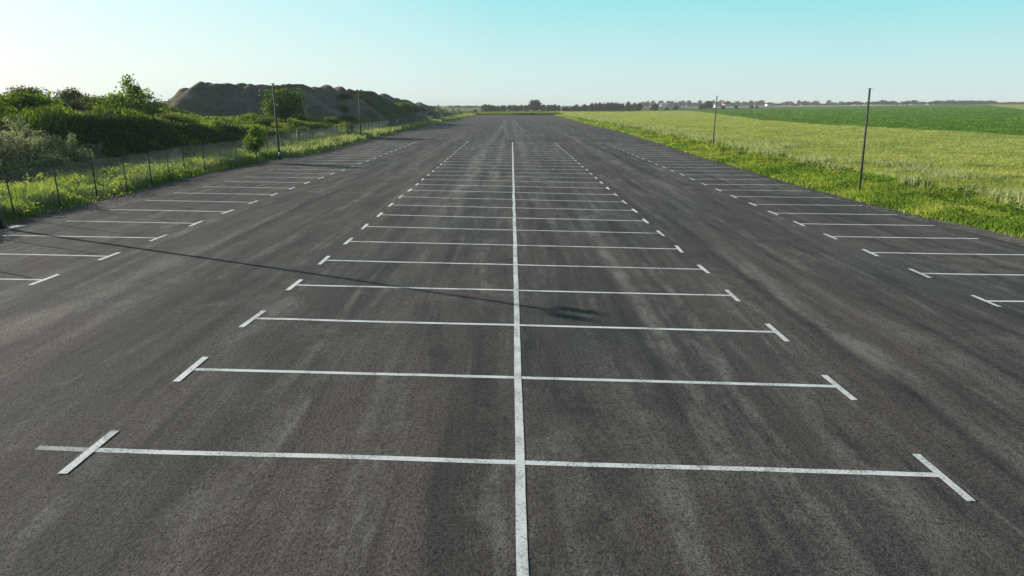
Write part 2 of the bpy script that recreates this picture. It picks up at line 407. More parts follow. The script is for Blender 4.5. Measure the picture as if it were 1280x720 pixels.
# painted bay markings: one object per line, its end bar a part
def strip(pts, width, dz):
    """a flat strip along points (x, y), following the asphalt"""
    pts = np.asarray(pts, float)
    d = np.gradient(pts, axis=0); d /= np.linalg.norm(d, axis=1)[:, None]
    n = np.stack([-d[:, 1], d[:, 0]], -1)
    k = len(pts)
    L = pts + n * width / 2; Rr = pts - n * width / 2
    v = np.concatenate([np.c_[L, zlot(L[:, 0], L[:, 1]) + dz], np.c_[Rr, zlot(Rr[:, 0], Rr[:, 1]) + dz]])
    i = np.arange(k - 1)
    return v, np.stack([i, k + i, k + i + 1, i + 1], -1)
def wavy(p0, p1, amp, seed, step=.35):
    p0 = np.array(p0, float); p1 = np.array(p1, float); L = np.linalg.norm(p1 - p0); n = max(4, int(L / step))
    t = np.linspace(0, 1, n); d = (p1 - p0) / L; nn = np.array([-d[1], d[0]])
    off = (fbm(t * L / 1.6 + seed * 7.7, t * 0 + seed, 3) - .5) * 2 * amp
    return p0 + t[:, None] * (p1 - p0) + off[:, None] * nn
ORD = ['nearest', 'second', 'third', 'fourth', 'fifth', 'sixth', 'seventh', 'eighth', 'ninth', 'tenth', 'eleventh', 'twelfth',
       'thirteenth', 'fourteenth', 'fifteenth', 'sixteenth', 'seventeenth', 'eighteenth', 'nineteenth', 'twentieth', 'twenty-first',
       'twenty-second', 'twenty-third', 'twenty-fourth', 'twenty-fifth', 'twenty-sixth', 'twenty-seventh', 'twenty-eighth', 'twenty-ninth']
TL = .977
v, f = strip(wavy((.09, -6), (.2, 77.2), .016, 5), .105, .005)
tag(mesh_np('painted_centre_line', v, f, M['paint']), 'long white painted line running straight up the middle of the parking lot', 'line')
for i in range(29):
    y = 6.949 + 2.5 * i
    r = random.Random(i); j = lambda s: r.uniform(-s, s)
    v, f = strip(wavy((XL + .02, y + j(.03)), (XR - .02, y + j(.03)), .022, i + 20), .095, .003)
    txt = 'last and farthest' if i == 28 else ORD[i]
    o = tag(mesh_np('bay_line', v, f, M['paint']), ('nearest double-ended white bay line crossing the middle block, with a faded stub' if i == 0 else
        f'{txt} double-ended white bay line crossing the middle block, counted from the camera'), 'bay line', 'white bay lines of the middle block')
    for xx in (XL, XR):
        v, f = strip(wavy((xx + j(.03), y - TL / 2 + j(.04)), (xx + j(.03), y + TL / 2 + j(.04)), .006, i), .10, .007)
        mesh_np('end_bar', v, f, M['paint'], o)
    if i == 0:
        v, f = strip(wavy((-5.33, y + .03), (XL - .06, y + .01), .01, 3), .095, .003)
        e = mesh_np('faded_stub', v, f, M['paint_faded'], o); e['label'] = 'worn grey stub of an older line beyond the end bar'
for side, xt, xe, y0, n in (('left', -10.173, -14.5, 14.463, 25), ('right', 10.386, 15.3, 14.349, 25)):
    for i in range(n):
        y = y0 + 2.5 * i
        r = random.Random(i + (100 if side == 'left' else 200)); j = lambda s: r.uniform(-s, s)
        xend = xe + j(.12) - (.25 * (1 if side == 'right' else -1) if 30 < y < 50 else 0)
        v, f = strip(wavy((xt, y + j(.03)), (xend, y + j(.03)), .018, i + (60 if side == 'left' else 90)), .095, .003)
        where = 'fence' if side == 'left' else 'field'
        txt = 'last and farthest' if i == n - 1 else ORD[i]
        o = tag(mesh_np('bay_line', v, f, M['paint']), f'{txt} white T-shaped bay line along the {where} side of the lot', 'bay line', f'white bay lines along the {where}')
        v, f = strip(wavy((xt + j(.03), y - TL / 2 + j(.04)), (xt + j(.03), y + TL / 2 + j(.04)), .006, i), .10, .005)
        mesh_np('end_bar', v, f, M['paint'], o)

# ------------------------------------------------------------------ grass and crops
def blades(P, h, wd, lean, tint, az=None):
    """one bent two-segment blade per point: (n,5) verts"""
    n = len(P)
    if az is None: az = rng.random(n) * 2 * np.pi
    la = rng.random(n) * 2 * np.pi
    h = np.broadcast_to(h, n); wd = np.broadcast_to(wd, n); lean = np.broadcast_to(lean, n)
    sx = np.cos(az) * wd / 2; sy = np.sin(az) * wd / 2
    lx = np.cos(la) * lean * h; ly = np.sin(la) * lean * h
    V = np.zeros((n, 5, 3))
    V[:, 0] = P + np.c_[sx, sy, 0 * h]; V[:, 1] = P - np.c_[sx, sy, 0 * h]
    m = P + np.c_[lx * .35, ly * .35, h * .6]
    V[:, 2] = m - np.c_[sx, sy, 0 * h] * .8; V[:, 3] = m + np.c_[sx, sy, 0 * h] * .8
    V[:, 4] = P + np.c_[lx, ly, h * (1 - .25 * lean)]
    k = np.arange(n)[:, None] * 5
    q = k + np.array([[0, 1, 2, 3]]); t = k + np.array([[3, 2, 4]])
    return V.reshape(-1, 3), q, t, np.concatenate([tint, tint])
def blade_object(name, mat_, parts, parent=None):
    vs, qs, ts, tq, tt = [], [], [], [], []; off = 0
    for V, q, t, ti in parts:
        n = len(q); vs.append(V); qs.append(q + off); ts.append(t + off); tq.append(ti[:n]); tt.append(ti[n:]); off += len(V)
    return mesh_np(name, np.concatenate(vs), [np.concatenate(qs), np.concatenate(ts)], mat_, parent, np.concatenate(tq + tt))
def leaf_quads(P, s, tint, flat=0., asp=.55, nrm=None):
    """randomly turned diamond leaves"""
    n = len(P); s = np.broadcast_to(s, n)[:, None]
    a = rng.normal(size=(n, 3)); a[:, 2] *= (1 - flat); a /= np.linalg.norm(a, axis=1)[:, None]
    b = rng.normal(size=(n, 3)); b -= (b * a).sum(1)[:, None] * a; b /= np.linalg.norm(b, axis=1)[:, None]
    b[:, 2] *= 1
    V = np.stack([P + a * s, P + b * s * asp, P - a * s, P - b * s * asp], 1)
    return V.reshape(-1, 3), np.arange(n * 4).reshape(n, 4), tint
def scatter(n, x0, x1, y0, y1, power=1.):
    """n points, denser towards the camera in y; x0/x1 may be functions of y"""
    u = rng.random(n)
    e = power
    if abs(e - 1) < 1e-6: y = y0 * (y1 / y0) ** u
    else: y = (y0 ** (1 - e) + u * (y1 ** (1 - e) - y0 ** (1 - e))) ** (1 / (1 - e))
    a = x0(y) if callable(x0) else x0; b = x1(y) if callable(x1) else x1
    x = a + (b - a) * rng.random(n)
    return x, y
def tint_noise(x, y, sc, spread=.25):
    return np.clip(fbm(x / sc, y / sc, 3) * 1.3 - .15 + rng.normal(size=len(x)) * spread, 0, 1)

# right verge
field_edge = lambda y: np.interp(y, [0, 25, 40, 70, 120, 290], [20.6, 20.4, 19.8, 20.8, 21.2, 21.]) + (fbm(np.asarray(y) / 2.5, np.asarray(y) * 0 + 41, 3) - .5) * 2.4
parts = []
x, y = scatter(95000, lambda y: right_edge(y) - .25, lambda y: field_edge(y) + .8, 14, 290, 1.45)
keep = rng.random(len(x)) < np.clip((x - right_edge(y) + .3) / .8, .12, 1) ** 1.3
x, y = x[keep], y[keep]
hh = (.16 + .34 * smooth(.3, .7, fbm(x / 1.1, y / 1.1, 3)) * smooth(.9, 3.6, x - right_edge(y)) + .10 * rng.random(len(x))) * (1 + .25 * smooth(60, 160, y))
wd = .016 + .0011 * y
parts.append(blades(np.c_[x, y, H(x, y)], hh, wd, .2 + .5 * rng.random(len(x)), tint_noise(x, y, 1.6, .2)))
tag(blade_object('verge_grass', M['grass'], parts), 'bright green grass and weeds along the field side edge', 'grass', kind='stuff')
# broad weeds among the verge
x, y = scatter(42000, lambda y: right_edge(y) + .15, lambda y: field_edge(y) + .5, 15, 200, 1.5)
cl = fbm(x / .9 + 4, y / .9, 3); k = cl > .5; x, y, cl = x[k], y[k], cl[k]
P = np.c_[x, y, H(x, y) + .04 + rng.random(len(x)) * .6 * smooth(.45, .75, cl) * (.25 + .75 * smooth(.6, 3.2, x - right_edge(y)))]
V, q, t = leaf_quads(P, .035 + .0011 * y, np.clip(.15 + .5 * rng.random(len(x)), 0, 1))
tag(mesh_np('verge_weeds', V, q, M['leaf'], tint=np.clip(t * .6 + .6 * fbm(x / 2.2 + 6, y / 2.2, 2), 0, 1)), 'leafy green weeds growing between the verge grass and the barley', 'weeds', kind='stuff')
x, y = scatter(4200, lambda y: right_edge(y) + .6, lambda y: field_edge(y) + .6, 16, 160, 1.5)
k = fbm(x / 1.7 + 8, y / 2.6, 3) > .58; x, y = x[k], y[k]
P = np.c_[x, y, H(x, y) + .16 + .3 * rng.random(len(x))]
V, q, t = leaf_quads(P, .02 + .0008 * y, rng.random(len(x)), asp=.9)
tag(mesh_np('yellow_wildflowers', V, q, M['flower'], tint=t), 'small yellow wildflowers scattered through the verge grass', 'flowers', kind='stuff')
# pale plumes along the barley edge
x, y = scatter(30000, lambda y: field_edge(y) - 1.0, lambda y: field_edge(y) + 5.0, 16, 290, 1.4)
k = fbm(x / 1.6 + 2, y / 2.2, 3) > .53; x, y = x[k], y[k]
tag(blade_object('pale_grass_plumes', M['plume'], [blades(np.c_[x, y, H(x, y) + .3], .35 + .35 * rng.random(len(x)), .02 + .0009 * y, .5, rng.random(len(x)))]),
    'pale feathery wild grass where the verge meets the barley', 'grass', kind='stuff')

# barley: canopy surface with ears standing out of it
def poly_edge(pts):
    P = np.array(pts)
    return lambda y: np.interp(y, P[:, 1], P[:, 0])
BE = [at(u, v) for u, v in ((1279, 176), (1171.7, 167.6), (1100, 162.9), (1013, 157.7), (950.8, 152.5), (896.7, 143.7))]
barley_right = poly_edge([(BE[0][0] + 1, -40)] + [(p[0], p[1]) for p in BE] + [(100.5, 400)])
BAR_END = 395.
yy = spaced(-40, 10, 110, BAR_END, .5, 1.03); yy = yy[(yy > -30) & (yy <= BAR_END + 12)]
uu_ = np.linspace(0, 1, 160)
e0 = field_edge(yy); e1 = barley_right(yy)
X = e0[:, None] + (e1 - e0)[:, None] * uu_ ** 1.2; Y = np.repeat(yy[:, None], 160, 1)
edge = np.minimum(smooth(0, 1.2, X - e0[:, None]), smooth(0, 1., e1[:, None] - X) * .9 + .1)
rows_ = .05 * np.sin(X * 2 * np.pi / 1.7 + Y * .02)
CAN = lambda X, Y: .48 + (fbm(X / 1.3, Y / 1.3, 3) - .5) * .22 + (fbm(X / 9 + 5, Y / 5, 2) - .5) * .2
Z = H(X, Y) + CAN(X, Y) * edge + .02
M['barley_floor'] = m_soil('barley_canopy', [(.3, (.18, .245, .06)), (.47, (.26, .325, .09)), (.6, (.33, .39, .125)), (.72, (.39, .43, .17))], .5, .9, 5., .25)
o = grid_surface('barley_field', X, Y, Z, M['barley_floor'], None)
tag(o, 'pale yellow-green barley field between the verge and the dark green field', 'barley', kind='stuff')
x, y = scatter(230000, lambda y: field_edge(y) + .2, lambda y: np.minimum(barley_right(y), .80 * y + 6), 17, 390, 1.25)
z = H(x, y) + CAN(x, y) * smooth(0, 1.2, x - field_edge(y)) - .12
r_ = .010 + .00125 * y
tag(blade_object('barley_ears', M['barley'], [blades(np.c_[x, y, z], .18 + .15 * rng.random(len(x)), r_ * .85, .25 + .5 * rng.random(len(x)), tint_noise(x, y, 3.5, .22))]),
    'feathery yellow-green barley ears swaying over the field', 'barley', kind='stuff')

# dark green beet field on the rising ground beyond the barley
FE = [at(u, v) for u, v in ((880, 137.6), (953, 135.8), (1013, 134.4), (1100, 133.3))]
far_edge_x = [100.5] + [p[0] for p in FE] + [420.]; far_edge_y = [400] + [p[1] for p in FE] + [640.]
def strip_field(name, xa, xb, ylo, yhi, nx, ny, mat_, dz, lab, cat, pw=1.6):
    xs = np.linspace(0, 1, nx); X = xa + (xb - xa) * xs ** pw
    lo = np.array([ylo(q) for q in X]); hi = np.array([yhi(q) for q in X])
    t = np.linspace(0, 1, ny)[:, None]
    Y = lo + (hi - lo) * t; XX = np.repeat(X[None], ny, 0)
    Z = H(XX, Y) + dz + (fbm(XX / 1.2, Y / 1.2, 3) - .5) * .2
    return tag(grid_surface(name, XX, Y, Z, mat_, None), lab, cat, kind='stuff')
bx = np.array([barley_right(v) for v in np.linspace(-30, 400, 431)]); by = np.linspace(-30, 400, 431)
def beet_lo(x):     # the barley's far side as y over x
    k = np.nonzero(bx >= x)[0]
    return -30. if x <= bx.min() + .01 else (by[k[0]] if len(k) and k[0] > 0 else -30.)
M['beet_floor'] = m_soil('beet_canopy', [(.3, (.052, .13, .014)), (.5, (.085, .19, .020)), (.68, (.125, .24, .030))], .35, .9, 3.5, .3)
ye_p = at(1279, 138.3)
YB = lambda x: np.interp(x, [ye_p[0] - 60, ye_p[0], 420], [ye_p[1] - 110, ye_p[1], 640.])
beet_hi = lambda x: float(np.interp(x, far_edge_x, far_edge_y)) if x < ye_p[0] else float(min(np.interp(x, far_edge_x, far_edge_y), YB(x)))
# build over (along y) spans with x from the barley edge outwards
yb = spaced(-20, 20, 200, 640, 1.2, 1.02); yb = yb[yb <= 640]
lo_x = np.where(yb < 400, barley_right(np.minimum(yb, 400)), np.interp(yb, far_edge_y, far_edge_x))
hi_x = np.interp(yb, [-30, ye_p[1] - 60, ye_p[1], 640.], [ye_p[0] + 20, ye_p[0] + 10, ye_p[0], 420.])
hi_x = np.maximum(hi_x, lo_x + .5)
u2 = np.linspace(0, 1, 170)
X = lo_x[:, None] + (hi_x - lo_x)[:, None] * u2 ** 1.4; Y = np.repeat(yb[:, None], 170, 1)
Z = H(X, Y) + .16 + (fbm(X / 1.1, Y / 1.1, 3) - .5) * .25
tag(grid_surface('beet_field', X, Y, Z, M['beet_floor'], None), 'dark green leafy crop field climbing behind the barley', 'crop field', kind='stuff')
x, y = scatter(150000, lambda y: np.where(y < 400, barley_right(np.minimum(y, 400)), 101.) + .3, lambda y: np.minimum(np.interp(y, [-30, ye_p[1], 640.], [ye_p[0], ye_p[0], 420.]), .80 * y + 6), 62, 420, 1.6)
P = np.c_[x, y, H(x, y) + .12 + .2 * rng.random(len(x))]
V, q, t = leaf_quads(P, .07 + .0011 * y, tint_noise(x, y, 3., .25), flat=.5, asp=.6)
tag(mesh_np('beet_leaves', V, q, M['beet'], tint=t), 'broad dark green crop leaves covering the rising field', 'crop', kind='stuff')
# yellow field past the beet on the right
yv = np.linspace(-20, 640, 120)
lo2 = np.interp(yv, [-30, ye_p[1] - 60, ye_p[1], 640.], [ye_p[0] + 20, ye_p[0] + 10, ye_p[0], 420.]) + .6
X = lo2[:, None] + (560 - lo2)[:, None] * np.linspace(0, 1, 80); Y = np.repeat(yv[:, None], 80, 1)
M['ripe'] = m_soil('ripe_canopy', [(.3, (.22, .26, .06)), (.5, (.30, .33, .085)), (.7, (.37, .38, .12))], .2, .7, 2.5, .3)
tag(grid_surface('ripe_field', X, Y, H(X, Y) + .35 + (fbm(X / 2, Y / 2, 3) - .5) * .3, M['ripe'], None), 'thin strip of yellow ripening grain on the far right skyline', 'grain field', kind='stuff')
# pale meadows and a dirt track past the end of the lot
M['meadow'] = m_soil('meadow_far', [(.3, (.07, .10, .025)), (.5, (.13, .16, .045)), (.7, (.22, .23, .09))], .06, .4, .8, .3)
M['track'] = m_soil('dirt_track', [(.3, (.26, .24, .18)), (.7, (.42, .40, .32))], .5, .3, 6., .05)
X, Y = np.meshgrid(np.linspace(-420, 108, 120), np.linspace(470, 900, 60))
grid_surface('far_meadow', X, Y, H(X, Y) + .12 + (fbm(X / 6, Y / 6, 2) - .5) * .1, M['meadow'])
X, Y = np.meshgrid(np.linspace(19, 95, 90), np.linspace(0, 1, 4)); Y = 402 + Y * 5 + (X - 19) * .05
grid_surface('dirt_track', X, Y, H(X, Y) + .16 + .2, M['track'])
X, Y = np.meshgrid(np.linspace(150, 330, 60), np.linspace(0, 1, 8)); Y = 570 + Y * 80
M['stubble'] = m_soil('pale_stubble', [(.3, (.32, .31, .22)), (.7, (.46, .44, .33))], .1, .3, 1., .1)
grid_surface('stubble_field', X, Y, H(X, Y) + .3, M['stubble'])

# grass at the far end of the lot and along the left verge, bank and terrace
x = rng.uniform(-16, 22, 26000); y = LOT_END - 1.5 + rng.random(26000) ** 1.3 * 60
P = np.c_[x, y, H(x, y)]
tag(blade_object('end_grass', M['bankgrass'], [blades(P, .5 + .7 * rng.random(len(x)) * smooth(.35, .65, fbm(x / 5, y / 5, 2)), .35, .3, tint_noise(x, y, 8, .2))]),
    'rough grass closing off the far end of the lot', 'grass', kind='stuff')
x, y = scatter(70000, lambda y: np.where(y < 48, fence_x(y) - 3.6, fence_x(y) - 3.2), lambda y: np.where(y < 48, fence_x(y) + .45, left_edge(y) + .05), 15, 290, 1.5)
inner = np.clip((left_edge(y) - x) / .7, .0, 1)
k = rng.random(len(x)) < (.08 + .92 * inner); x, y = x[k], y[k]
t = tint_noise(x, y, 2., .2)
t = t * (1 - .5 * smooth(40, 55, y))
dry = smooth(.5, .62, fbm(x / 2.5 + 3, y / 5 + 1, 3)) * smooth(45, 60, y) * .25
hgt = (.18 + .5 * smooth(.3, .7, fbm(x / 1.3 + 7, y / 1.3, 3)) * smooth(.2, 1.0, left_edge(y) - x)) * (.7 + .6 * rng.random(len(x)))
tag(blade_object('fence_grass', M['grass'], [blades(np.c_[x, y, H(x, y)], hgt, .016 + .0011 * y, .2 + .5 * rng.random(len(x)), np.clip(t + dry, 0, 1))]),
    'bright green grass and weeds growing through the foot of the chain-link fence', 'grass', kind='stuff')
x, y = scatter(7000, lambda y: fence_x(y) + .2, lambda y: left_edge(y) - .5, 52, 290, 1.3)
tag(blade_object('dry_grass', M['plume'], [blades(np.c_[x, y, H(x, y)], .35 + .5 * rng.random(len(x)), .03 + .0009 * y, .35, rng.random(len(x)))]),
    'tall pale seeding grass between the fence and the asphalt', 'grass', kind='stuff')
n = 240000
y = rng.uniform(8, 175, n); x = -19.5 - (rng.random(n) ** 1.3) * np.interp(y, [8, 40, 100, 175], [30, 60, 75, 60])
ang = np.abs(x) < .80 * y + 8; x, y = x[ang], y[ang]
hb = fbm(x / 2.6, y / 2.6, 3)
hgt = .14 + .50 * smooth(.42, .72, hb) + .12 * rng.random(len(x))
dd = np.hypot(x, y)
tag(blade_object('bank_grass', M['bankgrass'], [blades(np.c_[x, y, H(x, y)], hgt, .015 + .0009 * dd, .2 + .6 * rng.random(len(x)), tint_noise(x, y, 4., .2))]),
    'rough green grass covering the earth bank and terrace behind the fence', 'grass', kind='stuff')

x, y = scatter(52000, lambda y: fence_x(y) - 4.2, lambda y: fence_x(y) + .1, 16, 60, 1.4)
cl = fbm(x / 1.1 + 14, y / 1.1, 3); k = (cl > .40) & (rng.random(len(x)) < 1 - .75 * smooth(33, 40, y)); x, y, cl = x[k], y[k], cl[k]
P = np.c_[x, y, H(x, y) + .05 + rng.random(len(x)) * (.2 + .5 * smooth(.42, .7, cl))]
V, q, t = leaf_quads(P, .045 + .0008 * y, np.clip(.35 + .5 * rng.random(len(x)), 0, 1), asp=.4)
tag(mesh_np('fence_weeds', V, q, M['grass'], tint=t), 'knee-high bright green weeds behind the near end of the fence', 'weeds', kind='stuff')

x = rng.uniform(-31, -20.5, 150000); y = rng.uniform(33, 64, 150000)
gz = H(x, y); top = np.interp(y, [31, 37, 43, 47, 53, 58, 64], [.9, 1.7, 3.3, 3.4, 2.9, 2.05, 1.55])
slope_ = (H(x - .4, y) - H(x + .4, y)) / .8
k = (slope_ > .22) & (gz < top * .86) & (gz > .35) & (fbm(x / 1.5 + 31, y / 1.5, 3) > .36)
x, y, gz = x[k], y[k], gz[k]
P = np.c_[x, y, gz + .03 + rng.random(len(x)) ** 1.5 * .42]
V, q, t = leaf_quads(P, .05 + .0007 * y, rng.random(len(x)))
tag(mesh_np('bank_shade_leaves', V, q, M['scrub'], tint=t * .6), 'low dark leaves added over the face of the earth bank to deepen its shade', 'shade leaves', kind='stuff')  # added leaves: their dark tint paints the shade of the bank face

# ------------------------------------------------------------------ shrubs and trees
def crown_points(n_cl, per, rx, ry, rz, cz, cl_r, rs, top=1.0, hollow=.35):
    P, T = [], []; cents = []
    for k in range(n_cl):
        d = rs.normal(size=3); d /= np.linalg.norm(d)
        rr = hollow + (1 - hollow) * rs.random() ** .6
        c = d * rr * np.array([rx, ry, rz]) * (1 + .25 * (rs.random() - .5))
        if c[2] < -.55 * rz: c[2] *= .6
        c[2] = c[2] * top + cz
        cents.append(c)
        m = int(per * (.5 + rs.random()))
        p = np.clip(rs.normal(size=(m, 3)), -1.7, 1.7) * np.array([1, 1, .75]) * cl_r * (.6 + .8 * rs.random()) + c
        P.append(p); T.append(np.clip(.5 + .28 * rs.normal() + .2 * rs.normal(size=m), 0, 1))
    return np.concatenate(P), np.concatenate(T), cents
def make_plant(name, label, cat, seed, rx, rz, trunk_h, leaf, mleaf, n_cl=40, per=60, cl=.22, tr=.06, part_names=('trunk', 'crown'), group=None, ry=None, sprigs=0, asp=.55, limbs=9):
    rs = np.random.default_rng(seed)
    ry = ry or rx
    root = empty(name, (0, 0, 0), label, cat, group)
    cz = trunk_h + rz
    P, T, cents = crown_points(n_cl, per, rx, ry, rz, cz, cl * rx * 1.15, rs)
    mb = MB()
    top = Vector((rs.normal() * .05 * rx, rs.normal() * .05 * rx, cz + rz * .35))
    mb.tube([(0, 0, -.15), (rs.normal() * .02, rs.normal() * .02, trunk_h * .5), (top.x * .5, top.y * .5, cz - .2 * rz), top], [tr, tr * .85, tr * .65, tr * .2], 7)
    order = rs.permutation(len(cents))[:limbs]
    for k in order:
        c = Vector(cents[k]); z0 = min(max(trunk_h * .7, c.z * .55), cz); s = Vector((0, 0, z0))
        mb.tube([s, s.lerp(c, .5) + Vector((0, 0, .06 * rz)), c], [tr * .45, tr * .28, tr * .1], 5)
    if sprigs:
        for k in range(sprigs):
            a = rs.random() * 6.28; r0 = rs.random() * rx * .35
            b = Vector((math.cos(a) * r0 * .4, math.sin(a) * r0 * .4, cz + rz * .5)); e = Vector((math.cos(a) * r0 * 1.6, math.sin(a) * r0 * 1.6, cz + rz * (1.25 + .75 * rs.random())))
            mb.tube([b, b.lerp(e, .55), e], [tr * .3, tr * .2, tr * .08], 5)
            for q in (.45, .65, .8, .92, 1.0):
                c = np.array(b.lerp(e, q)); m = int(per * .22)
                P = np.concatenate([P, rs.normal(size=(m, 3)) * cl * rx * .4 + c]); T = np.concatenate([T, np.clip(.5 + .25 * rs.normal(size=m), 0, 1)])
    P[:, 2] = np.maximum(P[:, 2], .03)
    mb.build(part_names[0], M['bark'], root, True)
    V, q, t = leaf_quads(P, leaf * (.7 + .6 * rs.random(len(P))), T, asp=asp)
    mesh_np(part_names[1], V, q, M[mleaf], root, t)
    return root
def put(proto, used, loc, rz, s, label=None, group=None):
    s = s if hasattr(s, '__len__') else (s, s, s)
    if not used.get(proto.name):
        used[proto.name] = 1; proto.location = loc; proto.rotation_euler = (0, 0, rz); proto.scale = s
        if label: proto['label'] = label
        if group: proto['group'] = group
        return proto
    return dup(proto, loc, rz, s, label, group)
used = {}

# the three trees that stand out on the left
p = along(172, 66)
t = make_plant('bushy_tree', 'broad bushy green tree with bare sprigs on top on the bank skyline', 'tree', 11, 2.4, 1.35, .1, .13, 'leaffresh', 56, 80, .2, .09, sprigs=8)
t.location = p
p = along(358, 86)
t = make_plant('round_tree', 'round dark green tree in front of the gravel heap behind the light pole', 'tree', 12, 2.2, 1.85, .3, .14, 'leaf', 70, 80, .2, .10)
t.location = p
p = at(323, 199.5); p = on(-17.25, 47.2)
t = make_plant('young_tree', 'small young broadleaf tree growing beside the chain-link fence', 'tree', 13, .62, 1.0, .35, .075, 'leaffresh', 46, 44, .24, .035)
t.location = p

# silvery bushes along the foot of the bank
silv = [make_plant('silver_bush', None, 'bush', 20 + k, 1.5, 1.0, .05, .085, 'silver', 56, 90, .17, .05, ('stem', 'foliage'), asp=.28, sprigs=9) for k in range(3)]
SB = [(-23.6, 29.6, .95), (-24.4, 32.4, 1.1), (-23.4, 34.2, 1.0), (-24.9, 36.0, 1.15), (-23.6, 37.6, .95), (-24.3, 40.2, .85), (-26.2, 34.6, 1.1), (-26.6, 38.2, 1.0)]
for k, (x, y, s) in enumerate(SB):
    put(silv[k % 3], used, on(x, y, -.15), random.uniform(0, 6.28), (s, s, s * random.uniform(.72, .92)),
        'feathery silver-green bush in the row behind the near end of the fence', 'silver-green bushes behind the fence')

# scrub on the bank, terrace and skyline
scr = [make_plant('scrub_bush', None, 'bush', 30 + k, 1.6, .75, .02, .12, m_, 46, 70, .2, .04, ('stem', 'foliage')) for k, m_ in enumerate(('scrub', 'leafdark', 'scrub', 'leaffresh'))]
ra = random.Random(5)
for k in range(64):
    u = ra.uniform(-60, 222); d = ra.choice([ra.uniform(44, 62), ra.uniform(62, 84), ra.uniform(84, 104)])
    x, y, z = along(u, d)
    if x > -27 or (abs(u - 172) < 34 and d < 66): continue
    s = ra.uniform(.55, 1.1); kk = ra.choice([0, 0, 1, 1, 2, 2, 3])
    put(scr[kk], used, (x, y, z - .1), ra.uniform(0, 6.28), (s * ra.uniform(.9, 1.5), s, s * ra.uniform(.7, 1.1)),
        ['low grey-green scrub bush on the bank terrace at the left', 'low dark green scrub bush on the bank terrace at the left', 'low olive scrub bush on the bank terrace at the left', 'low fresh green scrub bush on the bank terrace at the left'][kk], 'scrub bushes on the bank terrace')
low = [(400, 84, .75, 3), (416, 100, .6, 3), (378, 74, .6, 0), (346, 66, .6, 1), (432, 112, .7, 2), (372, 98, .7, 1), (395, 70, .5, 2), (301, 62, .6, 2), (455, 125, .8, 3), (330, 74, .5, 0), (285, 60, .55, 1), (412, 78, .4, 0)]
for k, (u, d, s, kk) in enumerate(low):
    x, y, z = along(u, d)
    put(scr[kk], used, (x, y, z - .1), ra.uniform(0, 6.28), (s * 1.1, s, s),
        ['grey-green bush on the low ground between fence and gravel heap', 'dark green bush on the low ground between fence and gravel heap', 'olive bush on the low ground between fence and gravel heap', 'bright green bush on the low ground between fence and gravel heap'][kk], 'bushes between the fence and the gravel heap')
for k, (u, d, s) in enumerate([(548, 205, 1.3), (556, 222, 1.0), (540, 190, 1.0), (566, 240, 1.0), (574, 262, .9)]):
    x, y, z = along(u, d)
    put(silv[k % 3] if k != 2 else scr[1], used, (x, y, z - .1), k * 1.3, s,
        'pale bush at the far end of the fence' if k != 2 else 'dark bush at the far end of the fence', 'bushes at the far end of the fence')

# ------------------------------------------------------------------ gravel heap and earth mounds
def heap(name, label, cat, cones, x0, x1, y0, y1, step, mat_, seed, slope=.80):
    X, Y = np.meshgrid(np.arange(x0, x1, step), np.arange(y0, y1, step))
    base = H(X, Y)
    wx = X + (fbm(X / 5 + seed, Y / 5, 3) - .5) * 2.2; wy = Y + (fbm(X / 5, Y / 5 + seed, 3) - .5) * 3.0
    Z = np.full(X.shape, -50.)
    for (cx, cy, top, r) in cones:
        dd = np.hypot(wx - cx, wy - cy)
        z = top - np.maximum(dd - r, 0) * slope + np.where(dd < r, (1 - (dd / r) ** 2) * .35, 0)
        Z = np.maximum(Z, z)
    gul = (fbm(X / 1.6 + seed, Y / 1.6, 4) - .5) * .8 + (fbm(X / .9, Y / .9 + seed, 2) - .5) * .3
    Z = Z + gul * smooth(0, 1.5, Z - base)
    Z = np.where(Z < base - .6, base - .6, Z)
    return tag(grid_surface(name, X, Y, Z, mat_, None), label, cat)
def world(u, d, v):
    """point at depth d on column u with its height from row v"""
    q = np.array([0, 0, CAMH]) + d * (_fw + (u - 640) / F * _rt - (v - 360) / F * _up)
    return q
M['gravel'] = m_soil('crushed_gravel', [(.34, (.10, .082, .065)), (.5, (.185, .153, .122)), (.64, (.30, .25, .20))], .35, 1., 2.6, .5)
cone = lambda u, d, v, r: (lambda q: (q[0], q[1], q[2] - .3, r))(world(u, d, v))
main = [cone(246, 104, 103.4, 0.81), cone(258, 106, 103.6, 0.96), cone(269, 104.5, 105.2, 1.04), cone(281, 106, 103.8, 1.29), cone(297, 109, 103.2, 1.29), cone(311, 108, 105.0, 0.96), cone(324, 111, 104.2, 1.61), cone(342, 112, 106, 1.46), cone(352, 114, 105.0, 0.96), cone(364, 115, 106.2, 1.13),
        cone(378, 116, 104.9, 1.29), cone(392, 121, 107.2, 0.81), cone(406, 123, 106, 1.29), cone(424, 127, 107.7, 1.29)]
ex = [(c[0] - 5, c[1] + 8, c[2] - .65, c[3] + .6) for c in main[::2]]
heap('gravel_heap', 'long grey heap of tipped gravel rising behind the bank', 'gravel heap', main + ex, -72, -18, 84, 150, .45, M['gravel'], 3)
M['mound'] = m_soil('grassy_earth', [(.3, (.028, .05, .014)), (.5, (.055, .085, .022)), (.62, (.10, .10, .06)), (.74, (.15, .13, .10))], .22, .8, 3., .25)
mid = [cone(440, 136, 112.5, 1.6), cone(455, 142, 114, 2.), cone(469, 150, 120.5, 1.6)]
heap('earth_mound', 'earth mound half grown over with weeds, joined to the end of the gravel heap', 'earth mound', mid + [(c[0] - 4, c[1] + 8, c[2] - .3, c[3]) for c in mid], -60, -16, 116, 175, .5, M['mound'], 9, .6)
